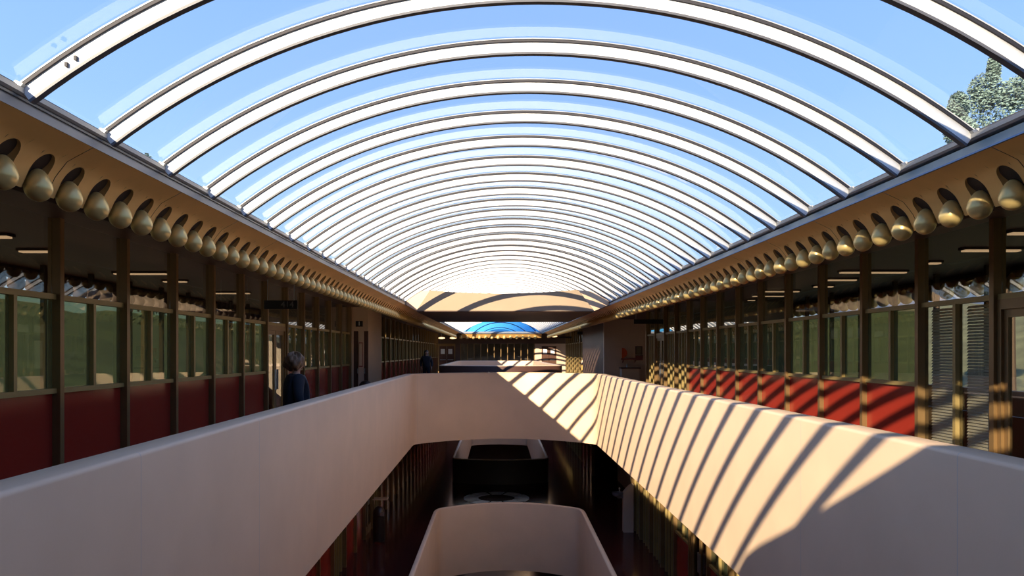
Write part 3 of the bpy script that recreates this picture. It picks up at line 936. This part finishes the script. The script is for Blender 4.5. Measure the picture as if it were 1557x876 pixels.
# drinking fountain wall stub on the lower floor, right
df = thing('drinking_fountain', (3.95, 22.3, -5.26), 'cream drinking fountain pedestal on the floor below beside glazed panels', 'fountain')
make('pedestal', MB().prism_y([(3.66, -5.26), (3.95, -5.26), (3.95, -3.86), (3.84, -3.92), (3.66, -4.12)], 22.0, 22.25), M_CREAM, df)
make('basin', MB().lathe([(0.05, 0), (0.14, 0.05), (0.17, 0.12), (0.17, 0.14)], 20, (3.50, 22.15, -4.25)), M_STEEL, df)
make('basin_arm', MB().box(3.50, 3.70, 22.08, 22.2, -4.28, -4.20), M_STEEL, df)
make('bubbler', MB().lathe([(0.02, 0), (0.015, 0.08), (0.03, 0.10), (0.02, 0.13)], 10, (3.56, 22.15, -4.11)), M_STEEL, df)
# wall rail beside the lower bin
rl = thing('wall_shelf', (-3.55, 22.6, -4.5), 'small pale ledge on the lower left wall beyond the trash bin', 'shelf')
make('board', MB().box(-3.75, -3.3, 22.5, 22.8, -4.42, -4.38), M_CREAM, rl)
make('bracket', MB().prism_x([(22.6, -4.42), (22.7, -4.42), (22.75, -4.6)], -3.74, -3.70), M_CREAM, rl)

# ring inlay on the lower floor
ring = thing('floor_medallion', (-0.05, 27.2, -5.258), 'round pale segmented medallion set in the dark lower floor', 'floor inlay')
for i in range(10):
    a0 = 2*math.pi*i/10 + 0.05; a1 = 2*math.pi*(i+1)/10 - 0.05
    pts = []
    for j in range(6):
        a = a0+(a1-a0)*j/5; pts.append((-0.05+1.18*math.cos(a), 27.2+1.18*math.sin(a)))
    for j in range(5, -1, -1):
        a = a0+(a1-a0)*j/5; pts.append((-0.05+0.66*math.cos(a), 27.2+0.66*math.sin(a)))
    make('segment', MB().prism_z(pts, -5.262, -5.250), M_INLAY, ring)

# pendant lamps near the far end
for i, (x, z, lb_) in enumerate(((-3.95, 0.90, 'warm glowing pendant lamp before the left end doors'), (-3.15, 0.90, 'warm glowing pendant lamp between left end doors and the dark glazing'), (3.95, 1.02, 'warm glowing pendant lamp before the right end doors'))):
    p = thing('pendant_lamp', (x, 53.2, z), lb_, 'lamp')
    make('lamp_shade', MB().lathe([(0.05, 0), (0.20, 0.03), (0.24, 0.08), (0.10, 0.13)], 18, (x, 53.2, z)), M_LAMP, p, smooth=True)
    make('stem', MB().box(x-0.01, x+0.01, 53.19, 53.21, z+0.13, ZC), M_STEEL, p)

# ------------------------------------------------------------------ people
def skin_mesh(name, nodes, edges, m, parent, loc, root=0, sub=2):
    me = bpy.data.meshes.new(name)
    me.from_pydata([n[:3] for n in nodes], edges, [])
    me.materials.append(m)
    o = bpy.data.objects.new(name, me); COL.objects.link(o)
    o.parent = parent; o.location = (0, 0, 0)
    ORG[o.name] = ORG[parent.name]
    md = o.modifiers.new('skin', 'SKIN'); md.use_smooth_shade = True
    for i, n in enumerate(nodes):
        sv = me.skin_vertices[0].data[i]
        r = n[3]; sv.radius = (r, r) if not isinstance(r, tuple) else r
        sv.use_root = (i == root)
    s = o.modifiers.new('sub', 'SUBSURF'); s.levels = sub; s.render_levels = sub
    return o

def blob(name, m, parent, c, r, seed=0, amp=0.0, seg=20, rings=14, cut=None):
    rr = random.Random(seed); v = []; f = []
    ph = [rr.uniform(0, 6) for _ in range(6)]
    for j in range(rings+1):
        t = math.pi*j/rings
        for i in range(seg):
            a = 2*math.pi*i/seg
            k = 1 + amp*(math.sin(3*a+ph[0])*math.sin(2*t+ph[1]) + 0.6*math.sin(7*a+ph[2])*math.sin(5*t+ph[3]) + 0.4*math.sin(11*a+ph[4]+4*t))
            x, y, z = r[0]*math.sin(t)*math.cos(a)*k, r[1]*math.sin(t)*math.sin(a)*k, r[2]*math.cos(t)*k
            v.append((c[0]+x, c[1]+y, c[2]+z))
    for j in range(rings):
        for i in range(seg):
            f.append((j*seg+i, j*seg+(i+1) % seg, (j+1)*seg+(i+1) % seg, (j+1)*seg+i))
    o = make(name, MB().quadmesh([Vector(p) for p in v], f), m, None, (0, 0, 0), smooth=True)
    o.parent = parent; ORG[o.name] = ORG[parent.name]; o.location = (0, 0, 0)
    return o

def person(loc, rz, H, label, coat_m, hair_m, hairstyle, stride=0.12, bulk=1.0):
    """standing/walking figure about H tall, local frame: faces -Y, feet at z=0"""
    r = thing('person', loc, label, 'person')
    k = H/1.65
    N = []; E = []
    def add(p, rad, par=None):
        N.append((p[0]*k, p[1]*k, p[2]*k, rad*k)); i = len(N)-1
        if par is not None: E.append((par, i))
        return i
    pel = add((0, 0, 0.88), 0.125)
    wa = add((0, 0.0, 1.02), 0.115, pel)
    ch = add((0, 0.01, 1.22), 0.135, wa)
    nb = add((0, 0.015, 1.36), 0.070, ch)
    nk = add((0, 0.005, 1.43), 0.052, nb)
    jw = add((0, -0.015, 1.49), 0.070, nk)
    hd = add((0, -0.005, 1.555), 0.083, jw)
    tp = add((0, 0.0, 1.605), 0.060, hd)
    ns = add((0, -0.088, 1.53), 0.014, hd)
    for s in (-1, 1):
        er = add((s*0.086, 0.005, 1.535), 0.012, hd)
        sh_ = add((s*0.165, 0.01, 1.33), 0.058, ch)
        el = add((s*0.225, 0.03, 1.07), 0.042, sh_)
        wr = add((s*0.225, -0.06*(1+s*0.5), 0.84), 0.027, el)
        pm = add((s*0.222, -0.085*(1+s*0.4), 0.78), 0.030, wr)
        for q, (dy, ln) in enumerate(((-0.028, 0.060), (-0.010, 0.072), (0.010, 0.068), (0.028, 0.054))):
            b0_ = add((s*0.222, N[pm][1]/k+dy, 0.745), 0.0095, pm)
            b1_ = add((s*0.215, N[pm][1]/k+dy-0.006, 0.745-ln*0.55), 0.0085, b0_)
            add((s*0.205, N[pm][1]/k+dy-0.008, 0.745-ln), 0.0075, b1_)
        t1 = add((s*0.205, N[pm][1]/k-0.045, 0.775), 0.0105, pm)
        add((s*0.195, N[pm][1]/k-0.060, 0.745), 0.009, t1)
        hp = add((s*0.085, 0, 0.82), 0.092, pel)
        kn = add((s*0.090, -s*stride*0.5-0.01, 0.46), 0.058, hp)
        an = add((s*0.090, -s*stride+0.02, 0.09), 0.036, kn)
        ft = add((s*0.095, -s*stride-0.10, 0.035), 0.032, an)
    skin_mesh('body', N, E, M_SKIN, r, loc, 0)
    # coat
    C = []; CE = []
    def ac(p, rad, par=None):
        C.append((p[0]*k, p[1]*k, p[2]*k, rad*k)); i = len(C)-1
        if par is not None: CE.append((par, i))
        return i
    b = bulk
    h0 = ac((0, 0, 0.72), 0.185*b)
    h1_ = ac((0, 0, 0.92), 0.165*b, h0)
    h2_ = ac((0, 0.01, 1.18), 0.168*b, h1_)
    h3_ = ac((0, 0.015, 1.31), 0.125*b, h2_)
    h4_ = ac((0, 0.01, 1.405), 0.070, h3_)
    for s in (-1, 1):
        s1 = ac((s*0.165*b, 0.01, 1.32), 0.078*b, h2_)
        s2 = ac((s*0.232*b, 0.03, 1.07), 0.060*b, s1)
        s3 = ac((s*0.230*b, -0.055*(1+s*0.5), 0.86), 0.045*b, s2)
    skin_mesh('coat', C, CE, coat_m, r, loc, 0)
    T_ = []; TE = []
    for s in (-1, 1):
        i0 = len(T_)
        for p, rad in (((s*0.085, 0, 0.80), 0.104), ((s*0.090, -s*stride*0.5-0.01, 0.46), 0.074), ((s*0.090, -s*stride+0.02, 0.10), 0.058)):
            T_.append((p[0]*k, p[1]*k, p[2]*k, rad*k))
        TE += [(i0, i0+1), (i0+1, i0+2)]
    T_.append((0, 0, 0.86*k, 0.12*k)); TE += [(len(T_)-1, 0), (len(T_)-1, 3)]
    skin_mesh('trousers', T_, TE, M_CLOTHB, r, loc, len(T_)-1)
    for s in (-1, 1):
        blob('shoe', M_SHOE, r, (s*0.093*k, (-s*stride-0.045)*k, 0.045*k), (0.048*k, 0.125*k, 0.045*k))
    # face details
    for s in (-1, 1):
        blob('eye', M_WHITE, r, (s*0.030*k, -0.083*k, 1.553*k), (0.011*k, 0.007*k, 0.007*k), seg=10, rings=6)
    blob('mouth', mat('lips', (0.35, 0.12, 0.10)), r, (0, -0.086*k, 1.488*k), (0.022*k, 0.007*k, 0.006*k), seg=10, rings=6)
    if hairstyle == 'curly':
        h = blob('hair', hair_m, r, (0, 0.035*k, 1.572*k), (0.165*k, 0.150*k, 0.140*k), 4, 0.15, 44, 30)
    else:
        h = blob('hair', hair_m, r, (0, 0.03*k, 1.55*k), (0.108*k, 0.098*k, 0.110*k), 9, 0.03, 28, 18)
        blob('hair_fall', hair_m, r, (0, 0.065*k, 1.40*k), (0.120*k, 0.06*k, 0.17*k), 2, 0.05, 20, 12)
    r.rotation_euler = (0, 0, rz)
    return r
person((-2.86, 10.75, -1.6), math.radians(115), 1.53, 'person with bushy light brown hair in a dark navy coat walking along the left gallery', M_NAVY, M_HAIR1, 'curly', bulk=1.3)
person((-3.45, 36.5, -1.6), math.radians(10), 1.68, 'person in black clothes with long dark hair far down the left gallery', M_CLOTHB, M_HAIR2, 'long', bulk=1.1)

# ------------------------------------------------------------------ lift everything so that the gallery floor is z = 0
for o in list(sc.objects):
    if o.parent is None:
        o.location.z += EYE
